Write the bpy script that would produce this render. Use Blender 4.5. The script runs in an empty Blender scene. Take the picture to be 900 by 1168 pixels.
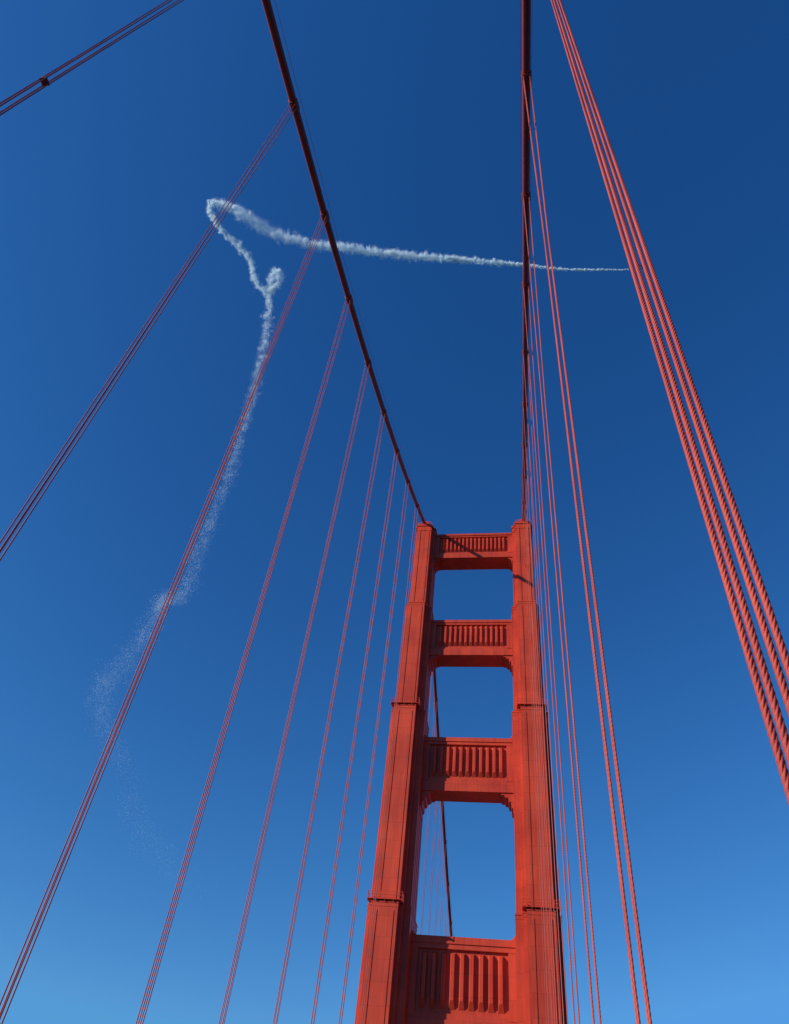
import bpy, math, random
import numpy as np
from mathutils import Vector, Matrix
random.seed(7); rng=np.random.default_rng(11)
scene=bpy.context.scene
scene.view_settings.view_transform='Standard'
scene.view_settings.look='None'
scene.view_settings.exposure=0

# ------------------------------------------------------------ materials
def new_mat(name):
    m=bpy.data.materials.new(name); m.use_nodes=True
    nt=m.node_tree; b=nt.nodes['Principled BSDF']; return m,nt,b
def N(nt,t,**k):
    n=nt.nodes.new(t)
    for a,v in k.items(): setattr(n,a,v)
    return n
def painted_steel(name,c1,c2,rough=.5,seams=True,sc=1.0):
    m,nt,b=new_mat(name); L=nt.links.new
    tc=N(nt,'ShaderNodeTexCoord')
    mp=N(nt,'ShaderNodeMapping'); mp.inputs['Scale'].default_value=(.9*sc,.9*sc,.10*sc); L(tc.outputs['Object'],mp.inputs[0])
    n1=N(nt,'ShaderNodeTexNoise'); n1.inputs['Scale'].default_value=1.0; n1.inputs['Detail'].default_value=7; n1.inputs['Roughness'].default_value=.65; L(mp.outputs[0],n1.inputs['Vector'])
    n2=N(nt,'ShaderNodeTexNoise'); n2.inputs['Scale'].default_value=.14*sc; n2.inputs['Detail'].default_value=5; L(tc.outputs['Object'],n2.inputs['Vector'])
    ad=N(nt,'ShaderNodeMath',operation='ADD'); L(n1.outputs[0],ad.inputs[0]); L(n2.outputs[0],ad.inputs[1])
    mr=N(nt,'ShaderNodeMapRange'); mr.inputs[1].default_value=.75; mr.inputs[2].default_value=1.25; L(ad.outputs[0],mr.inputs[0])
    mx=N(nt,'ShaderNodeMix',data_type='RGBA'); mx.inputs[6].default_value=(*c1,1); mx.inputs[7].default_value=(*c2,1); L(mr.outputs[0],mx.inputs[0])
    out=mx.outputs[2]
    if seams:
        br=N(nt,'ShaderNodeTexBrick'); br.offset=.5
        br.inputs['Color1'].default_value=(1,1,1,1);br.inputs['Color2'].default_value=(.84,.84,.84,1);br.inputs['Mortar'].default_value=(.5,.45,.45,1)
        br.inputs['Scale'].default_value=1; br.inputs['Mortar Size'].default_value=.045; br.inputs['Mortar Smooth'].default_value=.3
        br.inputs['Brick Width'].default_value=2.6; br.inputs['Row Height'].default_value=3.4
        sx=N(nt,'ShaderNodeSeparateXYZ'); L(tc.outputs['Object'],sx.inputs[0])
        a2=N(nt,'ShaderNodeMath',operation='ADD'); L(sx.outputs[0],a2.inputs[0]); L(sx.outputs[1],a2.inputs[1])
        cb=N(nt,'ShaderNodeCombineXYZ'); L(a2.outputs[0],cb.inputs[0]); L(sx.outputs[2],cb.inputs[1])
        L(cb.outputs[0],br.inputs['Vector'])
        mm=N(nt,'ShaderNodeMix',data_type='RGBA',blend_type='MULTIPLY'); mm.inputs[0].default_value=.6
        L(out,mm.inputs[6]); L(br.outputs['Color'],mm.inputs[7]); out=mm.outputs[2]
    L(out,b.inputs['Base Color']); b.inputs['Roughness'].default_value=rough
    b.inputs['Specular IOR Level'].default_value=.3
    bp=N(nt,'ShaderNodeBump'); bp.inputs['Strength'].default_value=.25; bp.inputs['Distance'].default_value=.05; L(n1.outputs[0],bp.inputs['Height']); L(bp.outputs[0],b.inputs['Normal'])
    return m
ORANGE=painted_steel('international_orange_paint',(.62,.062,.022),(.43,.036,.015))
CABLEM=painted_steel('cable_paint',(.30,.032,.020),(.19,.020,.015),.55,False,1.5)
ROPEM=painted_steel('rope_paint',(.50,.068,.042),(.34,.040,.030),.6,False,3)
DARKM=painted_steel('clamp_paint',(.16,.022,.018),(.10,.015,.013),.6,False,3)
def simple(name,c,rough=.8,noise=2.0,var=.3,metal=0):
    m,nt,b=new_mat(name); L=nt.links.new
    tc=N(nt,'ShaderNodeTexCoord'); n=N(nt,'ShaderNodeTexNoise'); n.inputs['Scale'].default_value=noise; n.inputs['Detail'].default_value=6
    L(tc.outputs['Object'],n.inputs['Vector'])
    mx=N(nt,'ShaderNodeMix',data_type='RGBA'); mx.inputs[6].default_value=(*[v*(1-var) for v in c],1); mx.inputs[7].default_value=(*[v*(1+var) for v in c],1)
    L(n.outputs[0],mx.inputs[0]); L(mx.outputs[2],b.inputs['Base Color']); b.inputs['Roughness'].default_value=rough; b.inputs['Metallic'].default_value=metal
    return m
ASPH=simple('asphalt',(.05,.05,.052),.9,3); CONC=simple('concrete',(.32,.30,.27),.9,1.5,.15); WHITE=simple('white_paint',(.75,.75,.72),.6,4,.08)
WATER=simple('sea_water',(.012,.035,.05),.3,.02,.3); HILL=simple('grass_hill',(.11,.10,.05),.95,.01,.4)
PLANE=simple('aircraft_paint',(.06,.055,.06),.4,2,.2)

# ------------------------------------------------------------ mesh builder
class MB:
    def __init__(s): s.v=[]; s.f=[]
    def add(s,vs,fs):
        o=len(s.v); s.v+= [tuple(p) for p in vs]; s.f+=[tuple(i+o for i in f) for f in fs]
    def box(s,x0,x1,y0,y1,z0,z1):
        s.add([(x0,y0,z0),(x1,y0,z0),(x1,y1,z0),(x0,y1,z0),(x0,y0,z1),(x1,y0,z1),(x1,y1,z1),(x0,y1,z1)],
              [(3,2,1,0),(4,5,6,7),(0,1,5,4),(1,2,6,5),(2,3,7,6),(3,0,4,7)])
    def prism_z(s,poly,z0,z1,poly2=None):
        n=len(poly); p2=poly2 or poly
        s.add([(x,y,z0) for x,y in poly]+[(x,y,z1) for x,y in p2],
              [tuple(range(n))[::-1],tuple(range(n,2*n))]+[(i,(i+1)%n,n+(i+1)%n,n+i) for i in range(n)])
    def prism_y(s,poly,y0,y1):  # poly in x,z
        n=len(poly)
        s.add([(x,y0,z) for x,z in poly]+[(x,y1,z) for x,z in poly],
              [tuple(range(n)),tuple(range(n,2*n))[::-1]]+[(i,n+i,n+(i+1)%n,(i+1)%n) for i in range(n)])
    def tube(s,pts,r,n=8,rr=None):
        pts=[Vector(p) for p in pts]; vs=[];fs=[]
        for i,p in enumerate(pts):
            t=(pts[min(i+1,len(pts)-1)]-pts[max(i-1,0)]).normalized()
            a=t.cross(Vector((1,0,0))) if abs(t.x)<.9 else t.cross(Vector((0,1,0)))
            a.normalize(); b=t.cross(a); R=rr[i] if rr else r
            for k in range(n):
                th=2*math.pi*k/n; vs.append(p+a*(R*math.cos(th))+b*(R*math.sin(th)))
        for i in range(len(pts)-1):
            for k in range(n): fs.append((i*n+k,i*n+(k+1)%n,(i+1)*n+(k+1)%n,(i+1)*n+k))
        fs.append(tuple(range(n))[::-1]); fs.append(tuple((len(pts)-1)*n+k for k in range(n)))
        s.add(vs,fs)
    def obj(s,name,mat,parent=None,smooth=False):
        me=bpy.data.meshes.new(name); me.from_pydata(s.v,[],s.f); me.update()
        import bmesh
        bm=bmesh.new(); bm.from_mesh(me); bmesh.ops.recalc_face_normals(bm,faces=bm.faces); bm.to_mesh(me); bm.free()
        me.materials.append(mat)
        if smooth: me.polygons.foreach_set('use_smooth',[True]*len(me.polygons))
        o=bpy.data.objects.new(name,me); scene.collection.objects.link(o)
        if parent: o.parent=parent
        return o
def empty(name):
    e=bpy.data.objects.new(name,None); scene.collection.objects.link(e); return e

# ------------------------------------------------------------ geometry constants (metres, camera eye at z=0)
XL,XR=-24.45,2.95
YT=146.9; H=149.0
DECK=-1.7; SEA=-70.0
S1,K1=.5665,.001115; K2=.00022
def cable_near(y):
    D=YT-y
    if D<150: return H-S1*D+K1*D*D
    z0=H-S1*150+K1*150*150; s=S1-2*K1*150; d=D-150
    dm=s/(2*K2)
    return max(z0-s*d+K2*d*d if d<dm else z0-s*dm/2, 4)
def cable_far(y):
    D=y-YT
    return max(H-.60*D+.00062*D*D, 3.0)

# ------------------------------------------------------------ bridge tower
tower=empty('bridge_tower')
LV=[ # z0,z1,hwF,hwM,inner,outer,hdF,hdM,hdB
 (-66,46.6,2.45,3.1,4.45,3.5,7.6,6.2,4.9),
 (46.6,87.3,2.38,2.95,4.2,3.3,6.5,5.2,4.1),
 (87.3,117.0,2.15,2.6,3.7,2.75,5.5,4.3,3.4),
 (117.0,145.2,1.92,2.2,2.9,2.3,4.6,3.8,3.0)]
def section(cx,sgn,lv,g=0,cyo=0):
    _,_,hf,hm,inn,out,df,dm,db=lv
    pts_r=[(hf,df),(hm if hm<inn else inn,dm),(inn,db)]
    pts_l=[(hf,df),(hm,dm),(out,db)]
    if sgn<0: pts_r,pts_l=pts_l,pts_r
    P=[]
    def stair(pts,sx,sy,rev):
        c=[]
        for i,(w,d) in enumerate(pts):
            c.append((w,d))
            if i+1<len(pts): c.append((w,pts[i+1][1]))
        if rev: c=c[::-1]
        return [(cx+sx*(w+g),YT+sy*(d+g)) for w,d in c]
    P+=stair(pts_r,1,-1,False)+stair(pts_r,1,1,True)+stair(pts_l,-1,1,False)+stair(pts_l,-1,-1,True)
    return P
for cx0,sgn in ((XL,1),(XR,-1)):
    mb=MB()
    for i,lv in enumerate(LV):
        cx=cx0+sgn*(.0,.05,.15,.35)[i]
        z0,z1=lv[0],lv[1]
        mb.prism_z(section(cx,sgn,lv),z0-(.6 if i else 0),z1)
        if i<3:
            mb.prism_z(section(cx,sgn,lv,.05),z1-.9,z1-.6)
            mb.prism_z(section(cx,sgn,lv,.08),z1-.25,z1+.05)
        else:
            mb.prism_z(section(cx,sgn,lv,.10),z1-2.2,z1-1.9)
            mb.prism_z(section(cx,sgn,lv,.20),z1-.5,z1+.15)
        # vertical pilaster strips on front / back panel
        hf,df=lv[2],lv[6]
        for sy in (-1,1):
            for xx in (-hf*.62,hf*.62):
                ya,yb=sorted((YT+sy*(df-.2),YT+sy*(df+.09)))
                mb.box(cx+xx-.28,cx+xx+.28,ya,yb,z0+.4,z1-1.5)
        # strips on side panels
        inn,out,db=lv[4],lv[5],lv[8]
        for off in (-.55,0,.55):
            for side in (1,-1):
                w=inn if side==sgn else out
                xa,xb=sorted((cx+side*(w-.2),cx+side*(w+.08)))
                mb.box(xa,xb,YT+off*db-.3,YT+off*db+.3,z0+.4,z1-1.5)
    # saddle housing and cap
    cx=cx0+sgn*.30
    mb.box(cx-1.7,cx+1.7,YT-3.3,YT+3.3,145.0,146.3)
    mb.box(cx-1.35,cx+1.35,YT-2.7,YT+2.7,146.2,147.6)
    mb.box(cx-.95,cx+.95,YT-1.8,YT+1.8,147.5,149.4)
    mb.obj('leg_left' if sgn>0 else 'leg_right',ORANGE,tower)
    # maintenance platforms with railings
    pm=MB()
    for zi,zp in ((0,46.6),(1,87.3)):
        lv=LV[zi]; hf,df=lv[2],lv[6]
        cxp=cx0+sgn*(.0,.05)[zi]
        for sy in (-1,1):
            ya,yb=sorted((YT+sy*(df-2.2),YT+sy*(df+.45)))
            xa,xb=cxp-hf-.75,cxp+hf+.75
            pm.box(xa,xb,ya,yb,zp+.2,zp+.30)
            for q in range(9):
                x=xa+.06+(xb-xa-.12)*q/8; y=(ya if sy<0 else yb)-sy*.08
                pm.box(x-.045,x+.045,y-.045,y+.045,zp+.3,zp+1.5)
                pm.box(x-.05,x+.05,min(y,y-sy*.6),max(y,y-sy*.6),zp-.05,zp+.19) if q%2==0 else None
            for xx in (xa+.05,xb-.05):
                for q in range(4):
                    y=ya+.1+(yb-ya-.2)*q/3
                    pm.box(xx-.04,xx+.04,y-.04,y+.04,zp+.31,zp+1.49)
                for zz in (.9,1.45): pm.box(xx-.03,xx+.03,ya,yb,zp+zz,zp+zz+.07)
            yy=(ya if sy<0 else yb)-sy*.08
            for zz in (.92,1.47): pm.box(xa,xb,yy-.035,yy+.035,zp+zz,zp+zz+.07)
    # top railing and beacon
    for sy in (-1,1):
        y=YT+sy*4.3
        for q in range(6):
            x=cx-1.8+3.6*q/5; pm.box(x-.04,x+.04,y-.04,y+.04,145.2,146.5)
        pm.box(cx-1.85,cx+1.85,y-.035,y+.035,146.45,146.53); pm.box(cx-1.85,cx+1.85,y-.03,y+.03,145.85,145.92)
    pm.tube([(cx,YT,149.3),(cx,YT,150.2)],.18,8); pm.tube([(cx,YT,150.2),(cx,YT,150.9)],.35,10)
    pm.obj('platform_left' if sgn>0 else 'platform_right',ORANGE,tower)
    # pier
    pb=MB(); pb.box(cx0-7,cx0+7,YT-11,YT+11,SEA-3,-62); pb.obj('pier',CONC,tower)

def strut(z0,z1,lv,nrib,name,haunch=1.0,low=1.0):
    inn=lv[4]; xa=XL+inn-.5; xb=XR-inn+.5; h=z1-z0
    m=MB(); yf,yb=YT-2.45,YT+2.45
    m.box(xa,xb,yf+.55,yb-.55,z0+.05,z1-.05)               # recessed web
    m.box(xa-.1,xb+.1,yf-.12,yb+.12,z1-.075*h,z1)          # top cornice
    m.box(xa-.1,xb+.1,yf+.05,yb-.05,z1-.13*h,z1-.074*h)
    m.box(xa-.1,xb+.1,yf,yb,z0,z0+.17*h)                   # bottom chord
    m.box(xa-.1,xb+.1,yf+.18,yb-.18,z0+.169*h,z0+.23*h)
    g0,g1=xa+.5,xb-.5; W=g1-g0
    e=W*.10
    for s0,s1 in ((xa,g0+e*.75),(g1-e*.75,xb)):
        m.box(s0,s1,yf+.1,yb-.1,z0+.2*h,z1-.12*h)          # end panels
    r0,r1=g0+e,g1-e; p=(r1-r0)/nrib
    zb,zt=z0+.27*h,z1-.16*h
    for i in range(nrib):
        c=r0+p*(i+.5); w=p*.33
        for sy,y in ((-1,yf+.55),(1,yb-.55)):
            d=.62*min(1,p/1.3)+.08
            ti=.15*(zt-zb)
            m.add([(c-w,y-sy*.02,zb),(c+w,y-sy*.02,zb),(c+w*.5,y+sy*d,zb+ti),(c-w*.5,y+sy*d,zb+ti),
                   (c-w,y-sy*.02,zt),(c+w,y-sy*.02,zt),(c+w*.5,y+sy*d,zt-.3*ti),(c-w*.5,y+sy*d,zt-.3*ti)],
                  [(3,2,1,0),(4,5,6,7),(0,1,5,4),(1,2,6,5),(2,3,7,6),(3,0,4,7)])
    # stepped corbels under the strut and small fillets above
    a=haunch
    for side,x in ((1,xa),(-1,xb)):
        pl=[(x-side*.2,z0+.3),(x+side*(3.1*a),z0+.3),(x+side*(3.1*a),z0-.42*a),(x+side*(2.5*a),z0-.42*a),(x+side*(2.3*a),z0-.85*a),(x+side*(1.75*a),z0-.95*a),(x+side*1.55*a,z0-1.7*a),(x+side*1.15*a,z0-1.8*a),
            (x+side*1.05*a,z0-3.0*a),(x+side*.75*a,z0-3.1*a),(x+side*.7*a,z0-4.2*a),(x-side*.2,z0-4.2*a)]
        m.prism_y(pl,yf+.25,yb-.25)
        b=low
        pl=[(x-side*.2,z1-.3),(x+side*1.7*b,z1-.3),(x+side*1.7*b,z1+.35*b),(x+side*1.15*b,z1+.4*b),(x+side*1.1*b,z1+.9*b),(x+side*.75*b,z1+1.0*b),(x+side*.7*b,z1+1.8*b),(x-side*.2,z1+1.8*b)]
        m.prism_y(pl,yf+.3,yb-.3)
    m.obj(name,ORANGE,tower)
strut(134.6,143.4,LV[3],16,'top_strut',.75,.01)
strut(103.3,113.6,LV[2],13,'second_strut',.9,.7)
strut(69.9,81.8,LV[1],11,'third_strut',1.0,.8)
strut(28.0,43.0,LV[0],9,'portal_strut',1.1,.8)
# cross bracing below the deck
m=MB()
for za,zb in ((-62,-35),(-35,-8)):
    for (xa,xb) in ((XL+4,XR-4),(XR-4,XL+4)):
        d=Vector((xb-xa,0,zb-za)).normalized(); n=Vector((-d.z,0,d.x))*1.1
        A=Vector((xa,YT,za));B=Vector((xb,YT,zb)); o=1.5 if xa<xb else 1.8
        m.add([(p.x,YT+s*o,p.z) for s in (-1,1) for p in (A-n,B-n,B+n,A+n)],[(0,1,2,3),(7,6,5,4),(0,4,5,1),(1,5,6,2),(2,6,7,3),(3,7,4,0)])
m.obj('cross_bracing',ORANGE,tower)

# ------------------------------------------------------------ main cables
def yrange(a,b,st):
    n=int(abs(b-a)/st)+1; return [a+(b-a)*i/n for i in range(n+1)]
near_y=[7.81+15.24*i for i in range(-44,9)]
far_y=[YT+16.5+15.24*i for i in range(0,21)]
for X in (XL,XR):
    c=empty('main_cable'); mb=MB()
    ys=yrange(-640,YT,5)
    mb.tube([(X,y,cable_near(y)) for y in ys],.46,20)
    ys=yrange(YT,YT+330,5); mb.tube([(X,y,cable_far(y)) for y in ys],.46,20)
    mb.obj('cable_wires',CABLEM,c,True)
    bd=MB(); hd=MB()
    for lst,fn in ((near_y,cable_near),(far_y,cable_far)):
        for y in lst:
            z=fn(y)
            t=Vector((0,1,(fn(y+.5)-fn(y-.5)))).normalized(); P=Vector((X,y,z))
            bd.tube([P-t*.62,P-t*.60,P+t*.60,P+t*.62],.5,16,[.5,.56,.56,.5])
            for o in (-.42,0,.42):
                bd.box(X-.07,X+.07,P.y+t.y*o-.07,P.y+t.y*o+.07,P.z+t.z*o-.68,P.z+t.z*o-.5)
            for sx in (-1,1):
                hd.tube([(X+sx*.45,y,z+.3),(X+sx*.62,y,z+1.25)],.03,5)
    for fn,ya,yb in ((cable_near,-640,YT-3),(cable_far,YT+3,YT+330)):
        for sx in (-1,1):
            hd.tube([(X+sx*.62,y,fn(y)+1.25) for y in yrange(ya,yb,5)],.026,5)
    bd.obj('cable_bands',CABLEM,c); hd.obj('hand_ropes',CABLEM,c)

# ------------------------------------------------------------ suspender ropes
def twisted(mb,pts,r,pitch,lobes=6,seg=12,sub=3):
    P=[Vector(p) for p in pts]; lens=[(P[i+1]-P[i]).length for i in range(len(P)-1)]; tot=sum(lens)
    n=int(tot/pitch*seg); m=lobes*sub
    ang=np.arange(m)*2*math.pi/m
    prof=r*(1-.30*(1-np.abs(np.cos(ang*lobes/2))**.8))
    k=np.arange(n+1)*tot/n
    cum=np.concatenate([[0],np.cumsum(lens)])
    C=np.stack([np.interp(k,cum,[p[j] for p in P]) for j in range(3)],1)
    th=ang[None,:]+2*math.pi*k[:,None]/pitch
    V=np.stack([C[:,0,None]+prof*np.cos(th),C[:,1,None]+prof*np.sin(th),np.repeat(C[:,2,None],m,1)],2).reshape(-1,3)
    i=np.arange(n)[:,None]; j=np.arange(m)[None,:]; jn=(j+1)%m
    F=np.stack([i*m+j,i*m+jn,(i+1)*m+jn,(i+1)*m+j],2).reshape(-1,4)
    mb.append((V,F))
def obj_np(name,parts,mat,parent=None):
    off=0;VV=[];FF=[]
    for V,F in parts: VV.append(V);FF.append(F+off);off+=len(V)
    V=np.concatenate(VV);F=np.concatenate(FF); k=F.shape[1]
    me=bpy.data.meshes.new(name)
    me.vertices.add(len(V)); me.vertices.foreach_set('co',V.astype(np.float32).ravel())
    me.loops.add(F.size); me.loops.foreach_set('vertex_index',F.astype(np.int32).ravel())
    me.polygons.add(len(F)); me.polygons.foreach_set('loop_start',(np.arange(len(F))*k).astype(np.int32)); 
    me.update(calc_edges=True); me.validate()
    me.materials.append(mat)
    o=bpy.data.objects.new(name,me); scene.collection.objects.link(o)
    if parent: o.parent=parent
    return o
DX,DY=.14,.16
def suspender(X,y,z,detail,clamp=False):
    s=empty('suspender_cable'); tw=[]; mb=MB(); cl=MB()
    for sx in (-1,1):
        for sy in (-1,1):
            x0,y0=X+sx*DX,y+sy*DY
            pts=[(x0,y0,DECK+.2),(x0,y0,z*.55),(X+sx*.36,y+sy*.24,z-.1)] if z>16 else [(x0,y0,DECK+.2),(x0,y0,z-.1)]
            if detail==2: twisted(tw,pts,.049,.66,6,14,4)
            elif detail==1: twisted(tw,pts,.042,.7,4,8,3)
            else: mb.tube(pts,.036,6)
    if detail: obj_np('ropes',tw,ROPEM,s)
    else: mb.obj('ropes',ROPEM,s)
    if clamp:
        zc=z*.47
        cl.box(X-DX-.05,X+DX+.05,y-DY-.05,y+DY+.05,zc-.07,zc+.07)
    cl.box(X-.3,X+.3,y-.45,y+.45,DECK+.1,DECK+.75)
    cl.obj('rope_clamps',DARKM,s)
for X in (XR,XL):
    for i,y in enumerate(near_y):
        idx=i-44
        if idx<-12 : 
            continue
        d=0
        if X==XR: d=2 if idx in(0,) else (1 if idx in (1,2,3) else 0)
        suspender(X,y,cable_near(y),d,X==XL and idx==0)
    for y in far_y[:17]: suspender(X,y,cable_far(y),0)

# ------------------------------------------------------------ deck, road, sidewalks, railings
DY0,DY1=-640,YT+330
dk=empty('bridge_deck'); m=MB()
m.box(XL-1.2,XR+1.2,DY0,DY1,DECK-1.0,DECK-.18); m.obj('deck_slab',CONC,dk)
m=MB()
for X in (XL,XR): m.box(X-.35,X+.35,DY0,DY1,DECK-9,DECK-1.01)
for k in range(int((DY1-DY0)/15.24)):
    y=7.81-42*15.24+15.24*k
    m.box(XL+.36,XR-.36,y-.2,y+.2,DECK-3.2,DECK-1.02)
    for X in (XL,XR): m.box(X-.39,X+.39,y-.25,y+.25,DECK-8.9,DECK-1.05)
m.obj('stiffening_truss',ORANGE,dk)
m=MB(); m.box(XL+3.2,XR-3.7,DY0,DY1,DECK-.19,DECK-.13); m.obj('road',ASPH)
for xa,xb in ((XL+.5,XL+3.1),(XR-3.6,XR-.5)):
    m=MB(); m.box(xa,xb,DY0,DY1,DECK-.185,DECK); m.obj('sidewalk',CONC)
m=MB()
for ln in range(1,6):
    x=XL+3.2+(XR-XL-6.9)*ln/6
    y=DY0+2
    while y<DY1-5: m.add([(x-.06,y,DECK-.126),(x+.06,y,DECK-.126),(x+.06,y+3,DECK-.126),(x-.06,y+3,DECK-.126)],[(0,1,2,3)]); y+=12
m.obj('lane_markings',WHITE)
for X in (XL,XR):
    m=MB(); sg=1 if X>0 else -1; x=X+sg*.85
    m.box(x-.06,x+.06,DY0,DY1,DECK+1.15,DECK+1.25); m.box(x-.04,x+.04,DY0,DY1,DECK+.0,DECK+.08)
    y=-60
    while y<240:
        m.box(x-.02,x+.02,y-.02,y+.02,DECK+.05,DECK+1.17); y+=.16
    y=-60
    while y<240: m.box(x-.07,x+.07,y-.07,y+.07,DECK-.19,DECK+1.3); y+=3.81
    m.obj('railing',ORANGE)
# sea and headlands
m=MB(); S=30000; m.add([(-S,-S,SEA),(S,-S,SEA),(S,S,SEA),(-S,S,SEA)],[(0,1,2,3)]); m.obj('sea',WATER)
def hill(cx,cy,rx,ry,h,seed):
    n=48; r=np.random.default_rng(seed); ph=r.uniform(0,6,6)
    vs=[];fs=[]
    for i in range(n+1):
        for j in range(n+1):
            u=-1+2*i/n;v=-1+2*j/n; d=max(0,1-(u*u+v*v))
            z=h*d**.8*(1+.25*math.sin(5*u+ph[0])*math.cos(6*v+ph[1])+.12*math.sin(13*u+ph[2]+4*v)+.06*math.sin(27*v+ph[3]-9*u))-4
            vs.append((cx+u*rx,cy+v*ry,SEA+z))
    for i in range(n):
        for j in range(n): a=i*(n+1)+j; fs.append((a,a+n+1,a+n+2,a+1))
    mm=MB(); mm.add(vs,fs); mm.obj('hill',HILL,None,True)
hill(-900,1500,1300,1050,150,1); hill(1500,2300,1300,1200,120,2)

# ------------------------------------------------------------ smoke trail (tiny smoke flakes scattered round a flight path)
path=[(133,388,786),(108,388,790),(61,387,798),(23,384,807),(-26,381,819),(-77,377,831),(-130,374,843),(-185,369,856),(-241,363,872),(-288,352,891),(-324,339,911),(-350,330,926),(-367,325,933),(-373,332,926),(-358,348,906),(-335,362,887),(-316,376,868),(-312,390,852),(-302,402,837),(-287,402,834),(-277,394,841),(-282,386,851),(-290,398,839),(-293,431,802),(-301,461,770),(-316,498,730),(-334,534,691),(-351,571,652),(-371,601,621),(-392,638,582),(-410,660,559),(-438,667,556),(-445,682,540),(-470,708,514),(-500,732,491),(-519,755,468),(-505,782,435),(-479,815,394),(-466,841,363),(-435,864,331),(-376,890,293)]
sig=[.5,.8,1.2,1.7,2.6,3.3,3.9,4.1,4.4,5.4,5.8,5,3.8,3.0,3.0,3.2,3.2,3.2,3.2,3.3,3.6,3.8,4.0,4.5,5,5.5,6,7,8,9,9,9,10,12,14,14,14,14,14,14,14]
den=[1.2,1.6,2.1,2.7,3.3,3.7,3.7,3.3,2.6,2.2,2.3,3.0,3.6,3.4,2.6,2.2,2.2,2.2,1.7,1.6,2.1,2.0,1.4,.85,.55,.40,.32,.26,.26,.28,.38,.55,.32,.25,.28,.26,.15,.11,.09,.07,.03]
P=np.array(path,float)
def cr(A,sub=12):
    A=np.asarray(A,float); 
    if A.ndim==1: A=A[:,None]
    out=[]
    E=np.vstack([2*A[0]-A[1],A,2*A[-1]-A[-2]])
    for i in range(1,len(E)-2):
        for k in range(sub):
            t=k/sub; p0,p1,p2,p3=E[i-1],E[i],E[i+1],E[i+2]
            out.append(.5*((2*p1)+(-p0+p2)*t+(2*p0-5*p1+4*p2-p3)*t*t+(-p0+3*p1-3*p2+p3)*t**3))
    return np.array(out)
C=cr(P); SG=cr(sig)[:,0]; DN=np.clip(cr(den)[:,0],.02,9)
seg=np.linalg.norm(np.diff(C,axis=0),axis=1); cum=np.concatenate([[0],np.cumsum(seg)])
NC=7000
sl=np.sort(rng.uniform(0,cum[-1],NC))
cc=np.stack([np.interp(sl,cum,C[:,j]) for j in range(3)],1); cs=np.interp(sl,cum,SG); cd_=np.interp(sl,cum,DN)
mea=np.stack([np.sin(sl/37+1)+.6*np.sin(sl/15),np.sin(sl/29)+.6*np.sin(sl/12+2),np.sin(sl/33+4)+.6*np.sin(sl/17)],1)
cc+=mea*cs[:,None]*.14
cc+=rng.normal(0,1,(NC,3))*cs[:,None]*.55
NP=340000
q=(rng.gamma(.8,1,NC)+.15)*cd_; q/=q.sum()
idx=rng.choice(NC,NP,p=q)
aniso=rng.uniform(.22,.85,(NC,3))*cs[:,None]*.6
pc=cc[idx]+rng.normal(0,1,(NP,3))*aniso[idx]
sz=.255
a=rng.normal(0,1,(NP,3)); a/=np.linalg.norm(a,axis=1)[:,None]; b=rng.normal(0,1,(NP,3)); b-=a*(a*b).sum(1)[:,None]; b/=np.linalg.norm(b,axis=1)[:,None]
V=np.stack([pc+a*sz,pc-a*sz*.5+b*sz*.87,pc-a*sz*.5-b*sz*.87],1).reshape(-1,3)
F=np.arange(NP*3).reshape(-1,3)
ms=bpy.data.materials.new('smoke'); ms.use_nodes=True; nt=ms.node_tree; nt.nodes.clear()
o=N(nt,'ShaderNodeOutputMaterial'); mx=N(nt,'ShaderNodeMixShader'); d=N(nt,'ShaderNodeBsdfDiffuse'); t=N(nt,'ShaderNodeBsdfTranslucent')
nz=N(nt,'ShaderNodeTexNoise'); nz.inputs['Scale'].default_value=.05; tc=N(nt,'ShaderNodeTexCoord'); nt.links.new(tc.outputs['Object'],nz.inputs['Vector'])
cr2=N(nt,'ShaderNodeMix',data_type='RGBA'); cr2.inputs[6].default_value=(.78,.93,.98,1); cr2.inputs[7].default_value=(.88,.96,.99,1); nt.links.new(nz.outputs[0],cr2.inputs[0])
for s in (d,t): nt.links.new(cr2.outputs[2],s.inputs['Color'])
mx.inputs[0].default_value=.5; nt.links.new(d.outputs[0],mx.inputs[1]); nt.links.new(t.outputs[0],mx.inputs[2]); nt.links.new(mx.outputs[0],o.inputs[0])
obj_np('smoke_trail',[(V,F)],ms)

# ------------------------------------------------------------ aerobatic airplane
ap=empty('airplane'); ap.location=(147,385,787)
m=MB(); m.tube([(-4.6,0,.5),(-3.8,0,.35),(-1.5,0,.1),(1,0,0),(2.6,0,0),(3.3,0,0)],.6,10,[.12,.25,.6,.8,.7,.3]); m.obj('fuselage',PLANE,ap,True)
m=MB()
m.prism_z([(.2,-5),(1.5,-5),(1.9,0),(1.5,5),(.2,5),(0,0)],-.5,-.36); m.prism_z([(.9,-4.6),(2.1,-4.6),(2.4,0),(2.1,4.6),(.9,4.6),(.7,0)],1.25,1.38)
m.prism_z([(-4.6,-1.8),(-3.8,-1.8),(-3.4,0),(-3.8,1.8),(-4.6,1.8)],.5,.58)
m.prism_y([(-4.8,.4),(-3.5,.4),(-4.2,2.0),(-4.9,2.0)],-.05,.05)
for y in (-3.4,3.4): m.tube([(1.0,y,-.4),(1.5,y,1.3)],.07,5)
for y in (-.5,.5): m.tube([(1.2,y,.3),(1.6,y,1.3)],.06,5)
m.obj('wings_and_tail',PLANE,ap)
m=MB(); m.box(3.3,3.4,-1.1,1.1,-.1,.1)
for y in (-1,1): m.tube([(1.6,y*.3,-.5),(1.8,y*.9,-1.5)],.07,5); m.tube([(1.8,y*.9-.1,-1.6),(1.8,y*.9+.1,-1.6)],.35,10)
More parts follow.
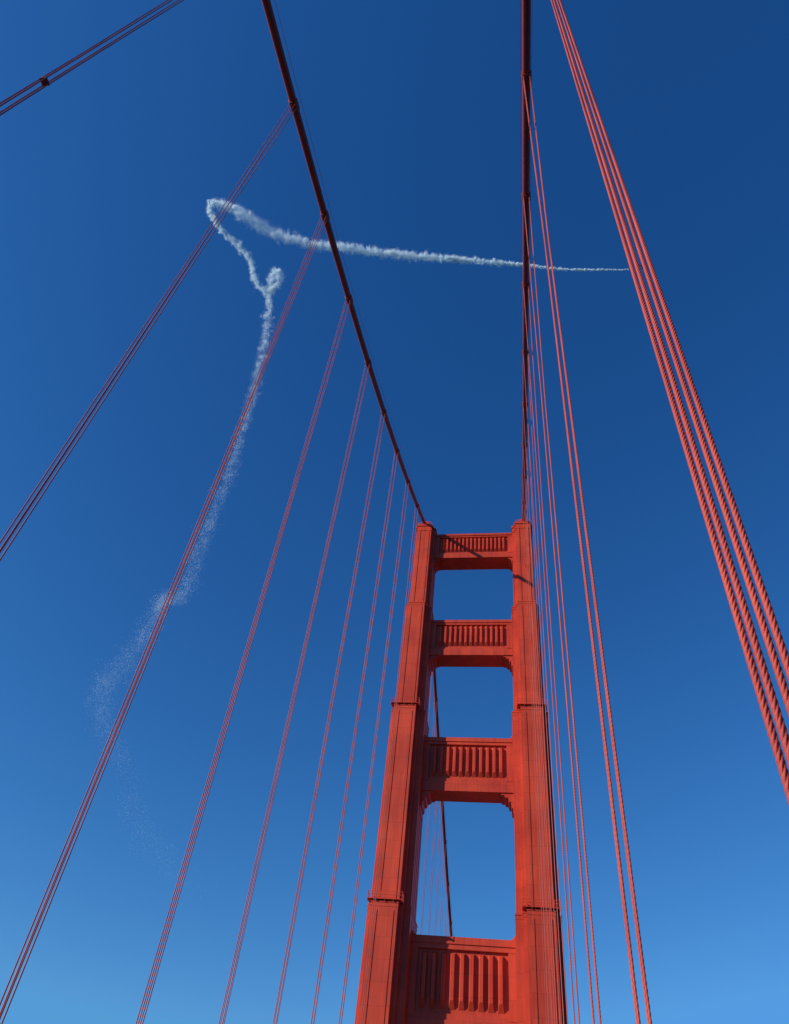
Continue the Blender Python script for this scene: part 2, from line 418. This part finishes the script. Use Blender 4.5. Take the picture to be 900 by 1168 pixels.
m.obj('propeller_and_gear',PLANE,ap)
ap.rotation_euler=(.5,-.05,.1)

# ------------------------------------------------------------ light
az=math.radians(239); el=math.radians(23)
sd=Vector((math.sin(az)*math.cos(el),math.cos(az)*math.cos(el),math.sin(el)))
sl_=bpy.data.lights.new('sun','SUN'); sl_.energy=5.0; sl_.angle=math.radians(.53); sl_.color=(1,.94,.86)
so=bpy.data.objects.new('sun',sl_); scene.collection.objects.link(so); so.rotation_euler=sd.to_track_quat('Z','Y').to_euler(); so.location=(-60,-60,200)
w=bpy.data.worlds.new('World'); scene.world=w; w.use_nodes=True; nt=w.node_tree; bg=nt.nodes['Background']
sk=N(nt,'ShaderNodeTexSky'); sk.sky_type='NISHITA'; sk.sun_disc=False; sk.sun_elevation=el; sk.sun_rotation=az
sk.air_density=1.0; sk.dust_density=.1; sk.ozone_density=4.0; sk.altitude=0
# clear deep-blue grade of the sky: per-channel power curve, capped so the horizon glow stays moderate
sep=N(nt,'ShaderNodeSeparateColor'); cmb=N(nt,'ShaderNodeCombineColor'); nt.links.new(sk.outputs[0],sep.inputs[0])
for i,(g,k,cap) in enumerate(((1.6,1.55,.9),(1.18,1.27,3.3),(.98,1.36,7.6))):
    m0=N(nt,'ShaderNodeMath',operation='MULTIPLY'); m0.inputs[1].default_value=.1
    p_=N(nt,'ShaderNodeMath',operation='POWER'); p_.inputs[1].default_value=g
    m1=N(nt,'ShaderNodeMath',operation='MULTIPLY'); m1.inputs[1].default_value=k*10
    m2=N(nt,'ShaderNodeMath',operation='MINIMUM'); m2.inputs[1].default_value=cap
    nt.links.new(sep.outputs[i],m0.inputs[0]); nt.links.new(m0.outputs[0],p_.inputs[0]); nt.links.new(p_.outputs[0],m1.inputs[0]); nt.links.new(m1.outputs[0],m2.inputs[0]); nt.links.new(m2.outputs[0],cmb.inputs[i])
nt.links.new(cmb.outputs[0],bg.inputs[0]); bg.inputs[1].default_value=.10

# ------------------------------------------------------------ camera
f,pit,yaw,rol=841.97,0.801024,-0.22878,0.137313
fw=Vector((math.sin(yaw)*math.cos(pit),math.cos(yaw)*math.cos(pit),math.sin(pit)))
r0=Vector((math.cos(yaw),-math.sin(yaw),0)); u0=r0.cross(fw)
rg=math.cos(rol)*r0+math.sin(rol)*u0; up=-math.sin(rol)*r0+math.cos(rol)*u0
cd=bpy.data.cameras.new('camera'); cam=bpy.data.objects.new('camera',cd); scene.collection.objects.link(cam)
cd.sensor_fit='VERTICAL'; cd.sensor_height=24; cd.sensor_width=24; cd.lens=24*f/1168; cd.clip_start=.05; cd.clip_end=80000
M=Matrix(((rg.x,up.x,-fw.x,0),(rg.y,up.y,-fw.y,0),(rg.z,up.z,-fw.z,0),(0,0,0,1)))
cam.matrix_world=M
scene.camera=cam
